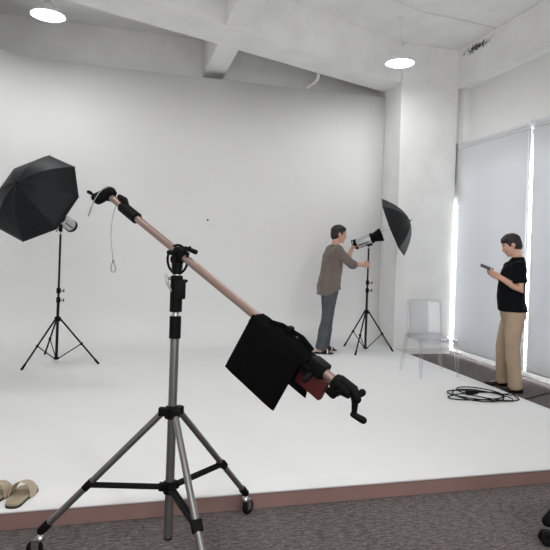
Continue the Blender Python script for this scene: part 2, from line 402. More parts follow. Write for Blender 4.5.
def strobe(mid, axis, pole_top, label):
    """mid = where the mount sits under the body, on the axis"""
    ax = V(axis).normalized(); mid = V(mid); a, b, _ = frame_of(ax)
    t = thing('studio_strobe', label, 'flash', mid, 'silver studio strobes')
    L0, L1 = -.19, .035
    body = MB().lathe([(.05, L0), (.07, L0+.004), (.072, L0+.02), (.072, L1-.015), (.069, L1), (.05, L1+.002)], mid, ax, 32).build('body', M['silver'], t)
    for k in range(3):
        ang = PI*(.15+k*.32)
        d = a*math.cos(ang)+b*math.sin(ang)
        R = mat3(ax, d.cross(ax), d)
        MB().box(mid+ax*((L0+L1)/2)+d*-.0715, (.15, .012, .006), R).build('vent_slot', M['black'], body)
    MB().lathe([(.03, L0-.03), (.068, L0-.028), (.077, L0-.01), (.077, L0+.016), (.07, L0+.018)], mid, ax, 32).build('rear_ring', M['black'], t)
    p = MB(); p.lathe([(.03, 0), (.03, -.006), (.012, -.008)], mid+ax*(L0-.028), ax, 20); p.build('control_dial', M['chrome'], t)
    MB().tube([mid+ax*(L0-.02)+b*.06, mid+ax*(L0-.05)+b*.075, mid+ax*(L0-.05)+b*.02-a*.05, mid+ax*(L0-.02)-a*.07], .008, 8).build('grip_handle', M['black'], t)
    MB().lathe([(.055, L1-.002), (.075, L1+.002), (.076, L1+.03), (.062, L1+.036), (.066, L1+.05), (.096, L1+.15), (.098, L1+.158), (.094, L1+.156), (.062, L1+.055), (.03, L1+.045)], mid, ax, 36).build('reflector', M['black'], t)
    MB().lathe([(.016, L1+.046), (.03, L1+.052), (.03, L1+.085), (.012, L1+.1)], mid, ax, 20).build('flash_tube', M['white'], t)
    pt = V(pole_top)
    m = MB(); m.tube([pt+V((0, 0, .0)), pt+V((0, 0, .055))], .021, 12); m.tube([pt+V((0, 0, .04)), mid-b*.07], .018, 10, True)
    m.box(mid-b*.078, (.05, .035, .03), bev=.006); br = m.build('tilt_bracket', M['black'], t)
    MB().tube([pt+V((-.01, -.01, .05)), pt+V((-.045, -.03, .0))], .006, 8, True).build('tilt_lever', M['black'], br)
    return t

def umbrella(c, axis, up, R, depth, shaft_back, label):
    ax = V(axis).normalized(); c = V(c); A = V(up); A = (A-ax*A.dot(ax)).normalized(); B = ax.cross(A)
    t = thing('photo_umbrella', label, 'umbrella', c, 'black bounce umbrellas')
    def pt(r, th, lift=0):
        ph = (th/(PI/4)) % 1; sag = math.sin(PI*ph)
        chord = math.cos(PI/8)/math.cos((ph-.5)*PI/4)
        rr = R*r*(1+(chord*.985-1)*min(1, r*1.05))
        h = depth*(1-r**1.9)*(1-.05*sag*min(1, 2*r)*(1 if r < .98 else 0))
        return c+A*(rr*math.cos(th))+B*(rr*math.sin(th))+ax*(h+lift)
    seg = 48; rings = [[pt(r, 2*PI*k/seg) for k in range(seg)] for r in (1, .93, .84, .72, .6, .48, .36, .24, .13, .05, .015)]
    mb = MB(); mb.loft(rings, caps=False); mb.bm.faces.new([v for v in mb.bm.verts][-seg:])
    cn = mb.build('canopy', M['umb'], t, angle=12)
    s = cn.modifiers.new('s', 'SOLIDIFY'); s.thickness = .003
    for k in range(8):
        th = k*PI/4
        rb = MB().tube([pt(r, th, -.007) for r in (.03, .2, .4, .6, .8, .97)], .003, 6).build('rib', M['steel'], t)
        MB().ell(pt(1, th), (.007, .007, .007), seg=8, rings=6).build('rib_tip', M['chrome'], rb)
        MB().tube([c+ax*(depth*.45), pt(.5, th, -.01)], .0022, 6).build('strut', M['steel'], rb)
    MB().tube([c-ax*shaft_back, c+ax*depth], .0045, 8).build('shaft', M['chrome'], t)
    MB().lathe([(.012, -.02), (.013, .004), (.006, .01), (.005, .03), (.002, .034)], c+ax*depth, ax, 12).build('ferrule', M['black'], t)
    return t

axL = V((-.4626, -.8081, .3647)); cL = V((-1.003, 6.509, 1.985))
mL = cL-axL*.485+V((.0, 0, -.034))
light_stand((-.795, 6.945), 1.60, .5, (233, -18, 112), .605, .86, 'black tripod light stand under the large umbrella, left of the boom')
strobe(mL, axL, (-.795, 6.945, 1.63), 'silver strobe half hidden behind the wide-open left umbrella')
umbrella(cL, axL, (.172, .321, .931), .535, .325, .74, 'large black umbrella seen from its domed back at left')
axR = V((.7675, -.5149, .382)); cR = V((3.579, 7.18, 1.878))
mR = cR-axR*.365+V((0, 0, -.042))
light_stand((3.3, 7.36), 1.57, .40, (227, -9.5, 116), .66, 1.0, 'black tripod light stand gripped by the person in the taupe top')
strobe(mR, axR, (3.3, 7.36, 1.60), 'silver strobe tilted up, steadied by the person in the taupe top')
umbrella(cR, axR, (-.25, .1, .96), .44, .25, .52, 'black umbrella seen edge-on in front of the column')

# ------------------------------------------------------------------ boom stand in the foreground
BX, BY = .218, 2.66
boom_dir = V((.5507, -.6933, -.4648)).normalized(); boom0 = V((-.102, 3.075, 1.746))
gdn = (V((0, 0, -1))+boom_dir*boom_dir.z).normalized(); gn = V((.7845, .6202, 0)).normalized()
def bp(s, g=0, n=0): return boom0+boom_dir*s+gdn*g+gn*n
Rb = mat3(boom_dir, gn, gdn)          # local x along the boom, y sideways, z under it
def boom_stand():
    t = thing('boom_stand', 'tall grey wheeled boom stand with bronze boom pole in the foreground', 'boom stand', (BX, BY, 0))
    P = lambda z: V((BX, BY, z))
    MB().tube([P(.125), P(1.07)], .021, 20).build('column', M['steel'], t)
    MB().tube([P(1.05), P(1.40)], .0165, 18).build('riser', M['chrome'], t)
    b = MB(); b.lathe([(.018, 0), (.0275, .003), (.0275, .105), (.018, .108)], P(1.065), (0, 0, 1), 22); b.build('lower_collar', M['black'], t)
    b = MB(); b.lathe([(.018, 0), (.029, .003), (.029, .17), (.02, .175)], P(1.19), (0, 0, 1), 22)
    b.box(P(1.30)+V((.015, -.018, 0)), (.05, .05, .09), bev=.008)
    cl = b.build('upper_collar', M['black'], t)
    m = MB(); m.tube([P(1.35)+V((-.03, -.02, .0)), P(1.352)+V((-.05, -.028, .0))], .007, 10); m.tube([P(1.356)+V((-.052, -.028, .01)), P(1.335)+V((-.044, -.032, -.01)), P(1.305)+V((-.028, -.04, -.01))], [.006, .008, .005], 8, True)
    m.build('lock_lever', M['chrome'], cl)
    m = MB(); m.tube([P(1.34)+V((.025, -.02, 0)), P(1.34)+V((.042, -.025, 0))], .008, 10, True); m.build('knob', M['black'], cl)
    # legs
    HZ, BZ, SP = .72, .363, .60
    b = MB(); b.lathe([(.02, -.032), (.036, -.028), (.036, .02), (.021, .03)], P(HZ), (0, 0, 1), 20)
    for d in LEGD: b.box(P(HZ-.002)+d*.042, (.045, .034, .04), Matrix.Rotation(math.atan2(d.y, d.x), 3, 'Z'), bev=.006)
    b.build('leg_hub', M['black'], t)
    b = MB(); b.lathe([(.02, -.03), (.03, -.026), (.03, .026), (.02, .03)], P(BZ), (0, 0, 1), 20)
    for d in LEGD: b.box(P(BZ)+d*.036, (.03, .03, .036), Matrix.Rotation(math.atan2(d.y, d.x), 3, 'Z'), bev=.004)
    b.build('brace_hub', M['black'], t)
    b = MB(); b.lathe([(.021, 0), (.021, .012), (.012, .014)], P(.119), (0, 0, 1), 18); b.build('column_plug', M['black'], t)
    for d in LEGD:
        s = V((-d.y, d.x, 0))
        p0 = P(HZ-.005)+d*.045; p1 = P(.135)+d*SP; u = (p1-p0).normalized()
        lg = MB().tube([p0, p1], .0155, 16).build('leg', M['steel'], t)
        MB().tube([p1-u*.03, p1+u*.012], .021, 14, True).build('foot_socket', M['black'], lg)
        # caster
        f = MB(); c0 = V((p1.x, p1.y, 0))+d*.012; w = c0+d*.025+V((0, 0, .040))
        f.lathe([(.011, .075), (.02, .08), (.02, .098), (.011, .11)], c0, (0, 0, 1), 14)
        for q in (-1, 1): f.box(w+s*(q*.019)+V((0, 0, .018))-d*.008, (.036, .004, .056), Matrix.Rotation(math.atan2(d.y, d.x), 3, 'Z'))
        f.box(w+V((0, 0, .045))-d*.012, (.036, .042, .006), Matrix.Rotation(math.atan2(d.y, d.x), 3, 'Z'))
        f.build('caster_fork', M['chrome'], lg)
        f = MB(); f.lathe([(.008, -.017), (.022, -.016), (.026, -.012), (.036, -.013), (.040, -.006), (.040, .006), (.036, .013), (.026, .012), (.022, .016), (.008, .017)], w, s, 28); f.build('caster_wheel', M['rubber'], lg)
        mpt = p0.lerp(p1, .62); mpt = P(0)+d*((mpt-P(0)).dot(d))+V((0, 0, mpt.z))
        br = MB()
        for q in (-1, 1): br.tube([P(BZ)+d*.035+s*(q*.009), mpt+s*(q*.009)], .0105, 8)
        bo = br.build('brace', M['black'], t)
        MB().box(mpt, (.05, .045, .034), mat3(u, s, u.cross(s)), bev=.006).build('brace_clip', M['black'], bo)
    # pivot head
    piv = bp(.605); side = gn
    h = MB(); h.tube([P(1.37), P(1.425)], .023, 16)
    for q in (-1, 1): h.box(P(1.415)+side*(q*.021)+V((0, 0, .02)), (.026, .007, .085), mat3(side.cross(V((0, 0, 1))), side, V((0, 0, 1))), bev=.003)
    h.build('pivot_yoke', M['black'], t)
    h = MB(); ctr = P(1.44)
    e1 = boom_dir; e2 = gdn
    h.tube([ctr+V((0, 0, -.0))+e1*(.068*math.cos(2*PI*k/28))+e2*(.068*math.sin(2*PI*k/28)) for k in range(28)], .006, 8, closed=True)
    for k in range(3):
        a = 2*PI*k/3-.5; h.tube([ctr, ctr+e1*(.066*math.cos(a))+e2*(.066*math.sin(a))], .0045, 6)
    h.lathe([(.012, -.03), (.02, -.028), (.02, .028), (.012, .03)], ctr, side, 16)
    h.build('angle_wheel', M['black'], t)
    h = MB(); h.box(bp(.605), (.07, .054, .052), Rb, bev=.012)
    h.box(bp(.605, .035), (.04, .045, .035), Rb, bev=.008)
    hd = h.build('boom_clamp', M['black'], t)
    k = MB(); k.tube([bp(.62, -.03, 0), bp(.64, -.055, .01)], .009, 8); k.tube([bp(.62, -.042, .0), bp(.668, -.048, .02)], [.009, .012], 10, True); k.build('lock_lever', M['black'], hd)
    k = MB(); k.tube([bp(.59, .0, -.03), bp(.59, .0, -.06)], .012, 10, True); k.build('knob', M['black'], hd)
    # boom pole and what is fixed to it
    bo = MB().tube([bp(-.01), bp(1.60)], .0185, 20).build('boom_pole', M['bronze'], t)
    MB().lathe([(.018, .10), (.0295, .103), (.0295, .236), (.018, .24)], boom0, boom_dir, 22).build('sleeve', M['black'], bo)
    k = MB(); k.tube([bp(.13, -.02, 0), bp(.10, -.036, 0), bp(.055, -.034, .0)], [.014, .018, .014], 10, True); k.build('sleeve_lever', M['black'], bo)
    # tilting head at the far end
    hd = boom0-boom_dir*.02
    left = V((-.968, .252, .0))
    k = MB(); k.box(hd+V((0, 0, .008)), (.05, .05, .062), Rb, bev=.012)
    k.tube([hd+left*.00+V((0, 0, .02)), hd+left*.078+V((0, 0, -.008))], [.032, .022], 16, True)
    k.tube([hd+left*.03+V((0, 0, -.0)), hd+left*.06+V((0, 0, -.018))], .028, 16, True)
    th = k.build('tilt_head', M['black'], bo)
    k = MB(); k.tube([hd+left*.078+V((0, 0, .0)), hd+left*.108+V((0, 0, .016))], .007, 10); k.tube([hd+left*.102+V((0, 0, .014)), hd+left*.115+V((0, 0, .02))], .0095, 10, True); k.build('stud', M['black'], bo)
    # geared winding end
    k = MB(); k.box(bp(1.495, .0), (.075, .062, .062), Rb, bev=.012); k.box(bp(1.43, .012, -.035), (.12, .014, .018), Rb, bev=.004); k.box(bp(1.43, .042, -.02), (.12, .014, .018), Rb, bev=.004)
    k.tube([bp(1.49, .03, -.03), bp(1.49, .05, -.05)], .014, 10, True); k.lathe([(.02, 1.45), (.026, 1.452), (.026, 1.47), (.02, 1.472)], boom0, boom_dir, 20)
    k.build('weight_clamp', M['black'], bo)
    k = MB(); k.box(bp(1.49, .075, .02), (.13, .03, .085), Rb, bev=.006); k.build('counterweight', M['red'], bo)
    k = MB(); k.lathe([(.02, 1.575), (.03, 1.578), (.034, 1.60), (.026, 1.612), (.03, 1.625), (.022, 1.66)], boom0, boom_dir, 20)
    k.box(bp(1.60, .022), (.045, .045, .045), Rb, bev=.01); k.tube([bp(1.575, .05), bp(1.60, .052)], .014, 12, True)
    k.tube([bp(1.60, -.02), bp(1.66, -.02), bp(1.69, .0)], [.018, .02, .016], 10, True)
    k.build('gear_housing', M['black'], bo)
    e = bp(1.668, -.012); dn = V((.02, -.02, -1)).normalized()
    k = MB(); k.tube([e, e+dn*.035+boom_dir*.004, e+dn*.08], [.016, .013, .010], 12, True)
    rt = V((.968, -.252, 0))
    k.tube([e+dn*.08-rt*.004, e+dn*.086+rt*.008, e+dn*.10+rt*.034], [.011, .0125, .014], 12, True)
    k.build('crank', M['black'], bo)
    k = MB(); k.tube([e+rt*.005+dn*.015, e+rt*.016+dn*.01, e+rt*.03-dn*.002], [.01, .011, .014], 10, True); k.build('gear_knob', M['black'], bo)
    return t
LEGD = [V((math.cos(math.radians(a)), math.sin(math.radians(a)), 0)) for a in (41.5, 163.5, 282.5)]
boom_stand()

# saddle sandbag over the boom
def sandbag():
    t = thing('sandbag', 'black saddle sandbag slung over the bronze boom pole', 'sandbag', bp(1.25))
    def flap(n0, n1, s0, s1, g1, thick, name):
        mb = MB(); bm = mb.bm; nu, nv = 13, 13
        def pos(u, v, side):
            s = s0+(s1-s0)*u; g = -.015+(g1+.015)*v
            edge = (min(u, 1-u)*5, min(v*4, (1-v)*5)); puff = math.sqrt(max(0, min(1, edge[0])))*math.sqrt(max(0, min(1, edge[1]+.05)))
            w = noise.noise(V((u*3.1+n0*9, v*3.3, side*2)))*.012*puff
            return bp(s, g, n0+(n1-n0)*v+side*(thick*puff*.5+.003)+w)
        sh = [[[bm.verts.new(pos(i/(nu-1), j/(nv-1), sd)) for j in range(nv)] for i in range(nu)] for sd in (-1, 1)]
        for k in range(2):
            for i in range(nu-1):
                for j in range(nv-1): bm.faces.new((sh[k][i][j], sh[k][i+1][j], sh[k][i+1][j+1], sh[k][i][j+1]))
        loop = [(i, 0) for i in range(nu)]+[(nu-1, j) for j in range(1, nv)]+[(i, nv-1) for i in range(nu-2, -1, -1)]+[(0, j) for j in range(nv-2, 0, -1)]
        for a in range(len(loop)):
            (i, j), (k, l) = loop[a], loop[(a+1) % len(loop)]
            bm.faces.new((sh[0][i][j], sh[0][k][l], sh[1][k][l], sh[1][i][j]))
        return mb.build(name, M['bag'], t)
    flap(-.035, -.06, 1.14, 1.435, .245, .032, 'bag_pocket')
    flap(.03, .15, 1.14, 1.44, .228, .032, 'bag_pocket')
    # saddle strip over the pole
    mb = MB(); rings = []
    for i in range(15):
        s = 1.14+.315*i/14; hgt = .016+.005*math.sin(i*1.3)+.016*math.sin(PI*i/14)+.014*i/14
        outer = [bp(s, .02-math.sin(PI*k/10)*(hgt+.02), .005-math.cos(PI*k/10)*.05) for k in range(11)]
        inner = [bp(s, .02-math.sin(PI*k/10)*.022, .005-math.cos(PI*k/10)*.035) for k in range(10, -1, -1)]
        rings.append(outer+inner)
    mb.loft(rings); mb.build('saddle_strip', M['bag'], t)
    MB().tube([bp(1.22, -.03, -.01), bp(1.27, -.044, .0), bp(1.37, -.052, .01), bp(1.43, -.04, .01)], [.008, .010, .010, .008], 8, True).build('carry_strap', M['bag'], t)
    MB().box(bp(1.31, -.052, 0), (.02, .03, .024), Rb, bev=.004).build('strap_buckle', M['black'], t)
sandbag()

# safety wire with snap hook hanging from the boom's far end
def safety_wire():
    a = bp(.055, .018, -.005); t = thing('safety_wire', 'thin steel safety wire with a snap hook dangling from the boom head', 'wire', a)
    pts = []
    for k in range(15):
        u = k/14; pts.append(a+V((-.02*math.sin(PI*u)*(1-.3*u)-.004*u, .006*math.sin(3*u), -.285*u)))
    MB().tube(pts, .0018, 6).build('wire', M['steel'], t)
    e = pts[-1]
    MB().tube([e+V((0, 0, 0)), e+V((.002, 0, -.012))], .005, 8).build('ferrule', M['steel'], t)
    q = [(0, -.012), (.008, -.02), (.016, -.05), (.010, -.064), (-.004, -.064), (-.010, -.05), (-.006, -.02)]
    MB().tube([e+V((x*.968, -x*.252, z)) for x, z in q], .0026, 6, closed=True).build('snap_hook', M['steel'], t)
    # second loop wound around the head
    h = boom0-boom_dir*.02; L = V((-.968, .252, 0)); F = V((.252, .968, 0))
    c = [(.02, -.045, .04), (.045, -.05, .01), (.07, -.045, -.03), (.085, -.03, -.055), (.09, .0, -.045), (.09, .03, -.02), (.07, .045, .01), (.03, .045, .035), (.0, .03, .05), (.0, -.03, .05)]
    MB().tube([h+L*x+F*y+V((0, 0, z)) for x, y, z in c], .003, 6, closed=True).build('wire_loop', M['silver'], t)
    MB().tube([h+L*.085+F*-.03+V((0, 0, -.055)), h+L*.092+F*-.035+V((0, 0, -.085)), h+L*.10+F*-.035+V((0, 0, -.11))], [.0025, .0045, .003], 6, True).build('wire_end', M['steel'], t)
safety_wire()

# ------------------------------------------------------------------ clear chair
def chair():
    z0 = .1; t = thing('ghost_chair', 'transparent plastic chair near the platform edge, facing the camera side', 'chair', (3.47, 5.87, z0))
    fl, fr, br_, bl = V((3.226, 5.655, z0)), V((3.664, 5.60, z0)), V((3.765, 6.115, z0)), V((3.222, 6.135, z0))
    cx = (fl+fr+br_+bl)/4
    ex = (fr-fl).normalized(); ey = V((-ex.y, ex.x, 0)); ez = V((0, 0, 1)); c = V((cx.x, cx.y, z0))+ex*-.01
    Pt = lambda x, y, z: c+ex*x+ey*y+ez*z
    m = M['plastic']
    # seat: dished slab with rounded front edge
    mb = MB(); rings = []
    def seat_z(x, y): return .445-.012*math.cos(PI*x/.46)*math.cos(PI*y/.5)+(0 if y > -.2 else -(y+.2)**2*4)
    nx, ny = 13, 11
    def w(y): return .225-.02*((y+.24)/.48)
    top = [[Pt(-w(-.25+.49*j/(ny-1))+2*w(-.25+.49*j/(ny-1))*i/(nx-1), -.25+.49*j/(ny-1), seat_z(-w(0)+2*w(0)*i/(nx-1), -.25+.49*j/(ny-1))) for i in range(nx)] for j in range(ny)]
    bm = mb.bm; g = [[bm.verts.new(p) for p in r] for r in top]
    for j in range(ny-1):
        for i in range(nx-1): bm.faces.new((g[j][i], g[j][i+1], g[j+1][i+1], g[j+1][i]))
    o = mb.build('seat', m, t); s = o.modifiers.new('s', 'SOLIDIFY'); s.thickness = .012; s.offset = -1
    # apron under the seat edge
    ap = MB(); ring = [Pt(-.222, -.245, 0), Pt(.222, -.245, 0), Pt(.205, .235, 0), Pt(-.205, .235, 0)]
    q = []
    for k in range(4):
        a, b = ring[k], ring[(k+1) % 4]
        q += [a.lerp(b, x) for x in (.06, .5, .94)]
    rows = [[p+ez*z for p in q] for z in (.44, .405)]
    ap.loft(rows, caps=False); o = ap.build('apron', m, t); s = o.modifiers.new('s', 'SOLIDIFY'); s.thickness = .008
    # backrest: curved panel leaning back
    mb = MB(); bm = mb.bm; nu, nv = 17, 12
    def bk(u, v):
        hw = .215+.01*v-.012*max(0, v-.85)/.15; x = hw*u+.02
        if abs(u) > .88 and v > .9: x *= 1-.04*(v-.9)/.1
        zt = .43+.43*v-(.02*(abs(u)**6) if v > .95 else 0)
        return Pt(x, .225+.07*v+.035*(1-u*u)-.02, zt)
    g = [[bm.verts.new(bk(-1+2*i/(nu-1), j/(nv-1))) for i in range(nu)] for j in range(nv)]
    for j in range(nv-1):
        for i in range(nu-1): bm.faces.new((g[j][i], g[j][i+1], g[j+1][i+1], g[j+1][i]))
    o = mb.build('backrest', m, t); s = o.modifiers.new('s', 'SOLIDIFY'); s.thickness = .010; s.offset = 0
    # legs
    for foot, x, y in ((fl, -.205, -.225), (fr, .205, -.225), (br_, .195, .222), (bl, -.195, .222)):
        topp = Pt(x, y, .44)
        MB().tube([topp, topp.lerp(foot, .1), topp.lerp(foot, .5), foot+V((0, 0, .004))], [.024, .024, .021, .017], 14).build('leg', m, t)
chair()

# ------------------------------------------------------------------ cable on the platform edge
def cable():
    zc = .107; ctr = V((3.44, 4.86, zc)); pts = []
    lobes = [(.38, .15, .10, -.03), (.22, .36, .5, .14), (.40, .2, -.55, .04), (.26, .28, .3, -.04)]
    for i, (a, b, rot, dx) in enumerate(lobes):
        for k in range(20):
            th = 2*PI*k/20+.2; x = a*math.cos(th)+dx; y = b*math.sin(th)
            p = ctr+V((x*math.cos(rot)-y*math.sin(rot), (x*math.sin(rot)+y*math.cos(rot))*.95, .004*i+.006*max(0, math.sin(th*2+i))))
            pts.append(p)
    sm = []
    for i in range(len(pts)):
        lo, hi = max(0, i-2), min(len(pts), i+3); q = V((0, 0, 0))
        for p in pts[lo:hi]: q += p
        sm.append(q/(hi-lo))
    sm += [V((3.70, 4.86, zc+.01)), V((3.79, 4.90, zc)), V((3.85, 4.94, .112)), V((3.875, 4.955, .085)), V((3.90, 4.97, .02)), V((4.0, 5.0, .009)), V((4.2, 5.06, .009)), V((4.5, 5.2, .009)), V((4.8, 5.27, .009))]
    o = MB().tube(sm, .0058, 8).build('power_cable', M['rubber'])
    tag(o, 'loosely coiled black power cable lying across the platform edge', 'cable'); origin_to(o, (3.47, 4.93, .1))
    o = MB().box((3.40, 4.94, .128), (.16, .05, .04), Matrix.Rotation(.3, 3, 'Z'), bev=.01)
    p = o.build('cable_plug', M['rubber'])
    tag(p, 'black cable connector lying in the middle of the coil', 'plug'); origin_to(p, (3.40, 4.94, .108))
cable()

# ------------------------------------------------------------------ slide sandals
def sandal(cx, cy, ang, label):
    t = thing('slide_sandal', label, 'sandal', (cx, cy, .1), 'beige slide sandals')
    R = Matrix.Rotation(ang, 3, 'Z'); P = lambda x, y, z: V((cx, cy, .1))+R @ V((x*.98, y*1.18, z))
    prof = [(-.128, .006), (-.122, .024), (-.10, .034), (-.06, .036), (-.02, .037), (.03, .044), (.07, .049), (.10, .046), (.122, .032), (.132, .012), (.134, .003)]
    def solid(z0, z1, k=1, nm='sole', mt='dsole'):
        out = [P(x*k, w*k, 0) for x, w in prof]+[P(x*k, -w*k, 0) for x, w in reversed(prof)]
        mb = MB(); mb.loft([[p+V((0, 0, z0)) for p in out], [p+V((0, 0, z1)) for p in out]]); return mb.build(nm, M[mt], t)
    solid(.001, .014); solid(.014, .026, .97, 'footbed', 'tansole')
    # wide strap, arched
    rings = []; n = 17
    for i in range(9):
        x = -.02+.085*i/8; hw = .047+.006*math.sin(PI*i/8); hh = .088-.022*i/8
        outer = [P(x+(.012*math.cos(PI*k/(n-1))), -hw*math.cos(PI*k/(n-1)), .012+hh*math.sin(PI*k/(n-1))**.8) for k in range(n)]
        inner = [P(x+(.012*math.cos(PI*k/(n-1))), -(hw-.004)*math.cos(PI*k/(n-1)), .012+(hh-.004)*math.sin(PI*k/(n-1))**.8) for k in range(n-1, -1, -1)]
        rings.append(outer+inner)
    mb = MB(); mb.loft(rings); mb.build('strap', M['tan'], t)
sandal(-.53, 3.268, math.radians(76), 'beige slide sandal on the platform corner, the more complete of the pair')
sandal(-.66, 3.285, math.radians(72), 'beige slide sandal cut by the picture edge, beside its mate')

# ------------------------------------------------------------------ office chair whose base peeks in at the right edge
def office_chair():
    x, y = 2.47, 2.36; t = thing('swivel_chair', 'black swivel chair, only one caster and leg showing at the right edge', 'chair', (x, y, 0))
    P = lambda dx, dy, z: V((x+dx, y+dy, z))
    b = MB(); b.lathe([(.03, .06), (.05, .08), (.05, .15), (.03, .17)], P(0, 0, 0), (0, 0, 1), 18); b.build('hub', M['black'], t)
    a0 = math.atan2(2.455-y, 2.165-x)
    for k in range(5):
        a = a0+2*PI*k/5; d = V((math.cos(a), math.sin(a), 0)); s = V((-d.y, d.x, 0)); o = V((x, y, 0))
        lg = MB(); lg.tube([o+d*.03+V((0, 0, .17)), o+d*.20+V((0, 0, .185)), o+d*.285+V((0, 0, .155)), o+d*.315+V((0, 0, .125))], [.04, .038, .036, .03], 12, True); lg = lg.build('base_leg', M['black'], t)
        c = o+d*.318
        for q in (-1, 1):
            MB().lathe([(.008, -.010), (.031, -.009), (.037, -.004), (.037, .006), (.028, .010), (.008, .010)], c+s*(q*.017)+V((0, 0, .037)), s, 22).build('caster_wheel', M['rubber'], lg)
        MB().box(c+V((0, 0, .058)), (.045, .06, .03), Matrix.Rotation(a, 3, 'Z'), bev=.01).build('caster_hood', M['black'], lg)
    MB().tube([P(0, 0, .15), P(0, 0, .43)], .025, 14).build('gas_lift', M['blackm'], t)
    MB().box(P(.06, 0, .47), (.40, .40, .07), bev=.03).build('seat', M['bag'], t)
office_chair()

# ------------------------------------------------------------------ people
class Figure:
    def __init__(self, origin, heading):
        self.o = V(origin); self.R = Matrix.Rotation(heading, 3, 'Z')
    def w(self, p): return self.o+self.R @ V(p)
    def finish(self, mb):
        for v in mb.bm.verts: v.co = self.w(v.co)
        return mb

def ring_xy(c, a, b, seg=24, p=2.3):
    out = []
    for k in range(seg):
        t = 2*PI*k/seg; ct, st = math.cos(t), math.sin(t)
        out.append(V((c[0]+a*math.copysign(abs(ct)**(2/p), ct), c[1]+b*math.copysign(abs(st)**(2/p), st), c[2])))
    return out
def torso(mb, rows, grow=0, tilt=None):
    mb.loft([ring_xy((r[0], r[1], r[2]), r[3]+grow, r[4]+grow) for r in rows])
def limb(mb, pts, rs, seg=14):
    # resample smoothly
    mb.tube(pts, rs, seg, True)
def finger(mb, pts, r): mb.tube(pts, [r*(1-.08*i) for i in range(len(pts))], 8, True)
def hand(mb, wrist, d, palm_n, curl, size=1, spread=.0, thumb_side=1, thumb_curl=.6):
    """palm from the wrist along d; palm_n = direction the palm faces; fingers curl towards it"""
    d = V(d).normalized(); n = V(palm_n); n = (n-d*n.dot(d)).normalized(); s = d.cross(n)*thumb_side
    w = V(wrist)
    for y in (-.026, -.009, .009, .026):
        mb.tube([w+s*(y*.6), w+d*.045*size+s*y, w+d*.088*size+s*y], [.019, .017, .0135], 10, True)
    for i, (y, L) in enumerate(((.029, .074), (.010, .083), (-.010, .077), (-.028, .060))):
        p = w+d*.086*size+s*y; a = curl*(.5+.04*i); pts = [p-d*.015, p]; dirn = d
        for seg_, frac in enumerate((.45, .32, .23)):
            ang = a*(1+.55*seg_); dirn = d*math.cos(ang)+n*math.sin(ang)
            p = p+dirn*(L*frac*size); pts.append(p)
        finger(mb, pts, .0092)
    b = w+d*.025*size+s*.026
    t1 = (d*.55+s*.7+n*.35).normalized(); t2 = (d*.9+s*.15+n*thumb_curl).normalized(); t3 = (d*.9-s*.1+n*(thumb_curl+.25)).normalized()
    p1 = b+t1*.04*size; p2 = p1+t2*.03*size; p3 = p2+t3*.024*size
    mb.tube([b-t1*.012, b, p1, p2, p3], [.013, .015, .0115, .010, .0085], 8, True)

def head_mesh(mb, c, tilt, neck_base):
    """c = skull centre; tilt = forward pitch; returns frame used"""
    Rt = Matrix.Rotation(tilt, 3, 'Y')
    q = lambda x, y, z: V(c)+Rt @ V((x, y, z))
    mb.ell(q(-.012, 0, .022), (.096, .076, .092), Rt, 20, 14)
    mb.loft([[q(*p) for p in ring_xy((cx, 0, z), a, b, 20, 2.2)] for z, cx, a, b in ((-.112, .054, .022, .024), (-.106, .048, .036, .036), (-.085, .032, .054, .050), (-.055, .022, .066, .060), (-.015, .014, .078, .069), (.03, .006, .086, .073), (.07, -.006, .08, .066))])
    mb.ell(q(.070, 0, .026), (.018, .048, .012), Rt, 14, 8)                       # brow
    for s in (-1, 1):
        mb.ell(q(.058, .036*s, -.022), (.022, .022, .018), Rt, 12, 8)                # cheek
        mb.ell(q(-.008, .078*s, -.006), (.019, .008, .031), Rt @ Matrix.Rotation(.25*s, 3, 'Z'), 12, 8)  # ear
        mb.ell(q(-.014, .082*s, -.003), (.016, .009, .026), Rt @ Matrix.Rotation(.5*s, 3, 'Z'), 12, 8)
    mb.tube([q(.078, 0, .02), q(.094, 0, -.006), q(.104, 0, -.028)], [.009, .011, .0125], 10, True)  # nose
    for s in (-1, 1): mb.ell(q(.092, .012*s, -.031), (.011, .009, .008), Rt, 10, 6)
    mb.ell(q(.080, 0, -.056), (.016, .026, .007), Rt, 12, 6)                       # upper lip
    mb.ell(q(.078, 0, -.069), (.014, .022, .007), Rt, 12, 6)
    mb.ell(q(.070, 0, -.096), (.018, .022, .014), Rt, 12, 8)                       # chin
    nb = V(neck_base); nt = q(-.028, 0, -.065)
    mb.tube([nb, nb.lerp(nt, .5), nt], [.062, .056, .055], 16, True)
    return q, Rt

def face_parts(fig, t, q, Rt, body):
    for s in (-1, 1):
        e = MB(); e.ell(q(.0745, .031*s, .004), (.012, .014, .009), Rt, 14, 10); eo = fig.finish(e).build('eye', M['eyew'], t)
        e = MB(); e.ell(q(.0835, .032*s, .003), (.004, .006, .006), Rt, 12, 8); fig.finish(e).build('iris', M['eyed'], eo)
        e = MB(); e.tube([q(.083, .014*s, .026), q(.084, .032*s, .032), q(.072, .052*s, .027)], [.004, .005, .003], 8, True); fig.finish(e).build('eyebrow', M['hair'], t)
    e = MB(); e.ell(q(.087, 0, -.0575), (.011, .021, .0045), Rt, 14, 6); e.ell(q(.085, 0, -.067), (.011, .018, .005), Rt, 14, 6)
    fig.finish(e).build('lips', M['lips'], t)

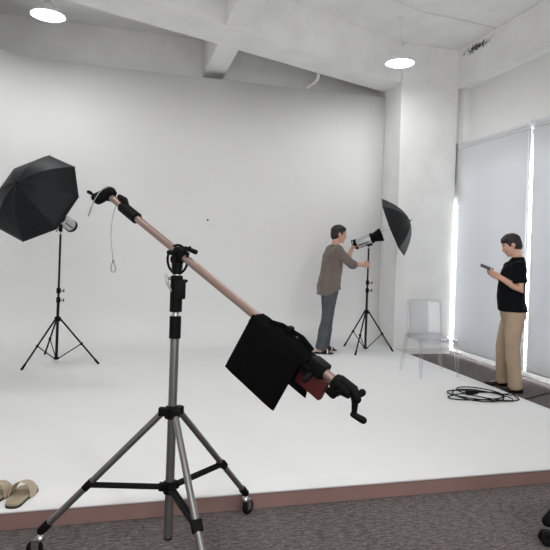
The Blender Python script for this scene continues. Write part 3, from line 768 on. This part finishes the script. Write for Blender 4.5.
def hair_short(fig, t, q, Rt, fringe=.0):
    h = MB()
    h.ell(q(-.022, 0, .044), (.104, .086, .088), Rt, 22, 14)
    h.ell(q(-.045, 0, .005), (.078, .080, .092), Rt, 20, 12)
    h.ell(q(-.06, 0, -.035), (.055, .066, .055), Rt, 18, 10)
    for s in (-1, 1): h.ell(q(.018, .067*s, .028), (.022, .014, .042), Rt, 12, 8)
    for k in range(9):
        y = -.056+.014*k
        h.tube([q(.02, y*.9, .118-abs(y)*.35), q(.065, y, .098-abs(y)*.3), q(.085-abs(y)*.35, y*1.05, .064+fringe*.5)], [.016, .016, .007], 8, True)
    rnd = random.Random(5)
    for k in range(46):
        a = rnd.uniform(0, 2*PI); b = rnd.uniform(.05, 1.25); d = V((math.cos(a)*math.sin(b)*.98, math.sin(a)*math.sin(b)*.82, math.cos(b)*.86))
        p = V((-.024, 0, .046))+d*.1
        h.tube([q(*(p-d*.01)), q(*(p+d*.006+V((.016, 0, -.004))))], [.012, .006], 6, True)
    o = fig.finish(h).build('hair', M['hair'], t); fuse(o, .006, 2); return o

def person_right():
    fig = Figure((4.235, 5.43, 0), math.radians(153))
    t = thing('person', 'person in a black t-shirt and khaki trousers looking down at a phone', 'person', (4.19, 5.43, 0))
    # joints, local: x forward, y left, z up
    ankN, ankF = V((-.02, .15, .085)), V((.065, -.15, .085))
    kneN, kneF = V((.02, .125, .50)), V((.075, -.115, .50))
    hipN, hipF = V((0, .095, .90)), V((.005, -.095, .90))
    shN, shF = V((.0, .188, 1.40)), V((.01, -.188, 1.40))
    elN, elF = V((-.03, .235, 1.15)), V((-.02, -.23, 1.155))
    wrN, wrF = V((.178, .10, 1.285)), V((.188, -.085, 1.295))
    rows = [(0.01, 0, .80, .10, .15), (.005, 0, .90, .115, .165), (.02, 0, 1.0, .118, .155), (.025, 0, 1.12, .118, .15), (.015, 0, 1.25, .115, .165), (.0, 0, 1.36, .108, .17), (-.02, 0, 1.44, .08, .14), (-.03, 0, 1.49, .055, .07)]
    b = MB(); torso(b, rows, -.012)
    q, Rt = head_mesh(b, (.045, 0, 1.645), math.radians(24), (-.03, 0, 1.45))
    for a, e, w in ((shN, elN, wrN), (shF, elF, wrF)):
        limb(b, [a, a.lerp(e, .35), e, e.lerp(w, .3), w], [.054, .050, .040, .041, .027])
    for h, k, a in ((hipN, kneN, ankN), (hipF, kneF, ankF)):
        limb(b, [h, h.lerp(k, .5), k, k.lerp(a, .35), a], [.085, .075, .055, .055, .037])
        limb(b, [a+V((-.03, 0, -.04)), a+V((.06, 0, -.05)), a+V((.14, 0, -.058))], [.034, .034, .022])
    hand(b, wrN, V((.75, -.32, .38)), V((-.1, -.75, .55)), 1.0, thumb_side=1)
    hand(b, wrF, V((.75, .25, .35)), V((-.1, .75, .55)), 1.0, thumb_side=-1)
    o = fig.finish(b).build('body', M['skin'], t); fuse(o, .0065, 3)
    face_parts(fig, t, q, Rt, o); hair_short(fig, t, q, Rt)
    # t-shirt
    s = MB()
    R2 = [(.005, 0, .90, .158, .198), (.015, 0, .96, .153, .188), (.032, 0, 1.05, .143, .170), (.03, 0, 1.18, .142, .172), (.015, 0, 1.29, .140, .184), (.0, 0, 1.38, .128, .192), (-.015, 0, 1.44, .100, .165), (-.03, 0, 1.485, .075, .098), (-.035, 0, 1.515, .062, .070)]
    torso(s, R2)
    for a, e in ((shN, elN), (shF, elF)):
        s.tube([a+V((0, -.05 if a.y > 0 else .05, .0)), a, a.lerp(e, .35), a.lerp(e, .70)], [.075, .080, .077, .076], 16)
    fuse(fig.finish(s).build('t_shirt', M['tee'], t), .009, 3, .012, .10)
    # trousers
    s = MB(); torso(s, [(.005, 0, .775, .10, .155), (-.005, 0, .83, .135, .185), (0, 0, .90, .136, .184), (.01, 0, .945, .122, .165)])
    for h, k, a in ((hipN, kneN, ankN), (hipF, kneF, ankF)):
        s.tube([h+V((-.01, 0, -.0)), h+V((-.005, 0, -.10)), h.lerp(k, .6), k, k.lerp(a, .45), k.lerp(a, .85), a+V((-.005, 0, -.035))], [.103, .104, .091, .079, .075, .075, .077], 18)
    fuse(fig.finish(s).build('trousers', M['khaki'], t), .009, 3, .022, .13)
    s = MB(); s.loft([ring_xy((.015, 0, z), a, bb, 30) for z, a, bb in ((.90, .142, .188), (.93, .138, .18))], caps=False)
    ob = fig.finish(s).build('belt', M['shoe'], t); md = ob.modifiers.new('s', 'SOLIDIFY'); md.thickness = .004
    for a, yaw in ((ankN, 4), (ankF, -6)):
        s = MB(); rings = []
        Rz = Matrix.Rotation(math.radians(yaw), 3, 'Z')
        for x, w_, z1 in ((-.085, .012, .05), (-.078, .03, .075), (-.04, .038, .085), (.02, .04, .08), (.07, .046, .062), (.13, .049, .048), (.175, .04, .038), (.198, .02, .028)):
            rings.append([V((a.x, a.y, 0))+Rz @ V((x, w_*math.cos(2*PI*k/16), .004+(z1/2)*(1+math.sin(2*PI*k/16)))) for k in range(16)])
        s.loft(rings); sh = fig.finish(s).build('shoe', M['shoe'], t)
        md = sh.modifiers.new('s', 'SUBSURF'); md.levels = 1; md.render_levels = 1
    # phone, a thing of its own
    pc = fig.w((.298, .012, 1.382)); fwd = fig.R @ V((.90, -.08, .36)).normalized(); sidev = (Matrix.Rotation(math.radians(-24), 3, fwd) @ V((0, 0, 1)).cross(fwd).normalized()).normalized(); upv = fwd.cross(sidev)
    R3 = mat3(fwd, sidev, upv)
    p = thing('smartphone', 'dark smartphone held in both hands by the person in black', 'phone', pc)
    MB().box(pc, (.150, .073, .009), R3, bev=.004).build('phone_body', M['black'], p)
    MB().box(pc+upv*.0048, (.142, .066, .001), R3).build('phone_screen', M['screen'], p)
person_right()

def person_left():
    fig = Figure((2.70, 7.30, .1), math.radians(-8))
    t = thing('person', 'person in a taupe loose top and slate jeans adjusting the strobe', 'person', (2.68, 7.30, .1))
    ankN, ankF = V((-.115, -.11, .085)), V((-.01, .115, .085))
    kneN, kneF = V((-.04, -.105, .50)), V((.02, .105, .50))
    hipN, hipF = V((0, -.095, .90)), V((.005, .095, .90))
    shN, shF = V((.06, -.175, 1.425)), V((.035, .19, 1.435))
    elN, elF = V((.27, -.15, 1.235)), V((.29, .23, 1.28))
    wrN, wrF = V((.50, .09, 1.235)), V((.365, .225, 1.455))
    rows = [(.0, 0, .80, .10, .15), (-.01, 0, .90, .115, .165), (-.005, 0, 1.0, .108, .15), (.01, 0, 1.12, .105, .145), (.02, 0, 1.25, .112, .165), (.03, 0, 1.36, .106, .17), (.05, 0, 1.45, .078, .13), (.06, 0, 1.50, .052, .066)]
    b = MB(); torso(b, rows, -.012)
    q, Rt = head_mesh(b, (.115, 0, 1.648), math.radians(6), (.06, 0, 1.455))
    for a, e, w in ((shN, elN, wrN), (shF, elF, wrF)):
        limb(b, [a, a.lerp(e, .35), e, e.lerp(w, .3), w], [.050, .046, .038, .039, .026])
    for h, k, a in ((hipN, kneN, ankN), (hipF, kneF, ankF)):
        limb(b, [h, h.lerp(k, .5), k, k.lerp(a, .35), a], [.082, .07, .05, .05, .034])
        limb(b, [a+V((-.03, 0, -.035)), a+V((.06, 0, -.048)), a+V((.125, 0, -.054))], [.031, .032, .02])
    hand(b, wrN, V((.95, .12, .02)), V((-.1, .9, .1)), 1.5, thumb_side=1, thumb_curl=.7)
    hand(b, wrF, V((.35, -.1, .9)), V((.85, .1, -.35)), .7, thumb_side=-1)
    o = fig.finish(b).build('body', M['skin'], t); fuse(o, .0065, 3)
    face_parts(fig, t, q, Rt, o); hair_short(fig, t, q, Rt, -.01)
    # loose top with rolled sleeves
    s = MB()
    R2 = [(-.015, 0, .80, .155, .20), (-.01, 0, .88, .160, .200), (.0, 0, 1.0, .158, .185), (.015, 0, 1.12, .150, .178), (.028, 0, 1.25, .146, .184), (.035, 0, 1.36, .132, .188), (.045, 0, 1.43, .108, .16), (.055, 0, 1.475, .082, .10), (.06, 0, 1.505, .068, .078)]
    rings = []
    for i, r in enumerate(R2):
        rg = ring_xy(r[:3], r[3], r[4])
        if i == 0:
            for v in rg: v.z += .085*max(0, min(1, (v.x+.03)/.12))      # hem drops at the back
        rings.append(rg)
    s.loft(rings)
    for a, e, w in ((shN, elN, wrN), (shF, elF, wrF)):
        s.tube([a+V((0, .05 if a.y < 0 else -.05, 0)), a, a.lerp(e, .5), e, e.lerp(w, .16)], [.07, .078, .07, .064, .058], 16)
    ob = fig.finish(s).build('loose_top', M['tunic'], t); fuse(ob, .009, 3, .03, .12)
    for e, w in ((elN, wrN), (elF, wrF)):
        s = MB(); u = (w-e).normalized(); s.tube([e+u*.02, e+u*.055], .064, 16); fig.finish(s).build('rolled_cuff', M['tunic'], ob)
    s = MB(); torso(s, [(.0, 0, .77, .10, .15), (-.005, 0, .83, .128, .178), (-.01, 0, .93, .128, .175)])
    for h, k, a in ((hipN, kneN, ankN), (hipF, kneF, ankF)):
        s.tube([h, h+V((0, 0, -.10)), h.lerp(k, .6), k, k.lerp(a, .45), k.lerp(a, .85), a+V((-.005, 0, -.025))], [.098, .10, .090, .080, .076, .073, .072], 18)
    fuse(fig.finish(s).build('jeans', M['jeans'], t), .009, 3, .02, .09)
    for a, yaw in ((ankN, -8), (ankF, 6)):
        Rz = Matrix.Rotation(math.radians(yaw), 3, 'Z'); A = V((a.x, a.y, 0))
        s = MB(); rings = []
        for x, w_ in ((-.09, .015), (-.08, .034), (-.03, .04), (.05, .046), (.11, .048), (.155, .036), (.175, .012)):
            rings.append([A+Rz @ V((x, w_*math.cos(2*PI*k/14), .012+.011*math.sin(2*PI*k/14))) for k in range(14)])
        s.loft(rings); so = fig.finish(s).build('slipper', M['shoe'], t)
        s = MB(); rings = []
        for x, w_, h in ((.02, .045, .088), (.05, .050, .080), (.09, .052, .066), (.125, .047, .052)):
            rings.append([A+Rz @ V((x, w_*math.cos(PI*k/12), .012+(h-.012)*math.sin(PI*k/12))) for k in range(13)])
        s.loft(rings, closed=False, caps=False); st = fig.finish(s).build('slipper_strap', M['shoe'], so)
        md = st.modifiers.new('s', 'SOLIDIFY'); md.thickness = .006
        s = MB(); rings = []
        for x, w_, h in ((.085, .0535, .072), (.10, .0525, .066)):
            rings.append([A+Rz @ V((x, w_*math.cos(PI*k/12), .012+(h-.010)*math.sin(PI*k/12))) for k in range(13)])
        s.loft(rings, closed=False, caps=False); st = fig.finish(s).build('white_stripe', M['white'], so)
        md = st.modifiers.new('s', 'SOLIDIFY'); md.thickness = .004
person_left()

# ------------------------------------------------------------------ light
LF, LW = 240, 14
def area(loc, sx, sy, e, rot=(0, 0, 0), col=(1, 1, 1)):
    l = bpy.data.lights.new('front_fill', 'AREA'); l.shape = 'RECTANGLE'; l.size = sx; l.size_y = sy; l.energy = e; l.color = col
    o = bpy.data.objects.new('front_fill', l); COL.objects.link(o); o.location = loc; o.rotation_euler = rot
for bx in (-1.0, 1.2, 3.4):                      # unseen downward fill added overhead, no lamps modelled here
    for by, e in ((3.4, .55), (.2, 1.2)): disk_light(bx, by, 3.95, FILL*e)
area((1.0, -3.6, 1.9), 7.0, 3.2, LF, (math.radians(96), 0, 0))  # unseen upright fill panel added behind the camera, facing the backdrop
w = bpy.data.worlds.new('daylight'); scene.world = w; w.use_nodes = True
bg = w.node_tree.nodes['Background']; bg.inputs[0].default_value = (.985, .99, 1, 1); bg.inputs[1].default_value = LW

# ------------------------------------------------------------------ camera
yaw, roll, F = math.radians(14.6), math.radians(1.95), 556
Rv = V((math.cos(yaw), -math.sin(yaw), 0)); Fv = V((math.sin(yaw), math.cos(yaw), 0)); Uv = V((0, 0, 1))
cxv = Rv*math.cos(roll)+Uv*math.sin(roll); cyv = Uv*math.cos(roll)-Rv*math.sin(roll)
cam = bpy.data.cameras.new('camera'); co = bpy.data.objects.new('camera', cam); COL.objects.link(co)
m4 = mat3(cxv, cyv, -Fv).to_4x4(); m4.translation = V((0, 0, 1.5)); co.matrix_world = m4
cam.sensor_width = 36; cam.lens = 36*F/550; cam.shift_y = -25/550; cam.clip_start = .05
scene.camera = co
scene.view_settings.view_transform = 'Standard'; scene.view_settings.look = 'None'
scene.view_settings.exposure = -.5; scene.view_settings.gamma = 1; scene.view_settings.use_curve_mapping = False
scene.cycles.max_bounces = 10; scene.cycles.diffuse_bounces = 6; scene.cycles.transparent_max_bounces = 24
scene.cycles.use_denoising = True
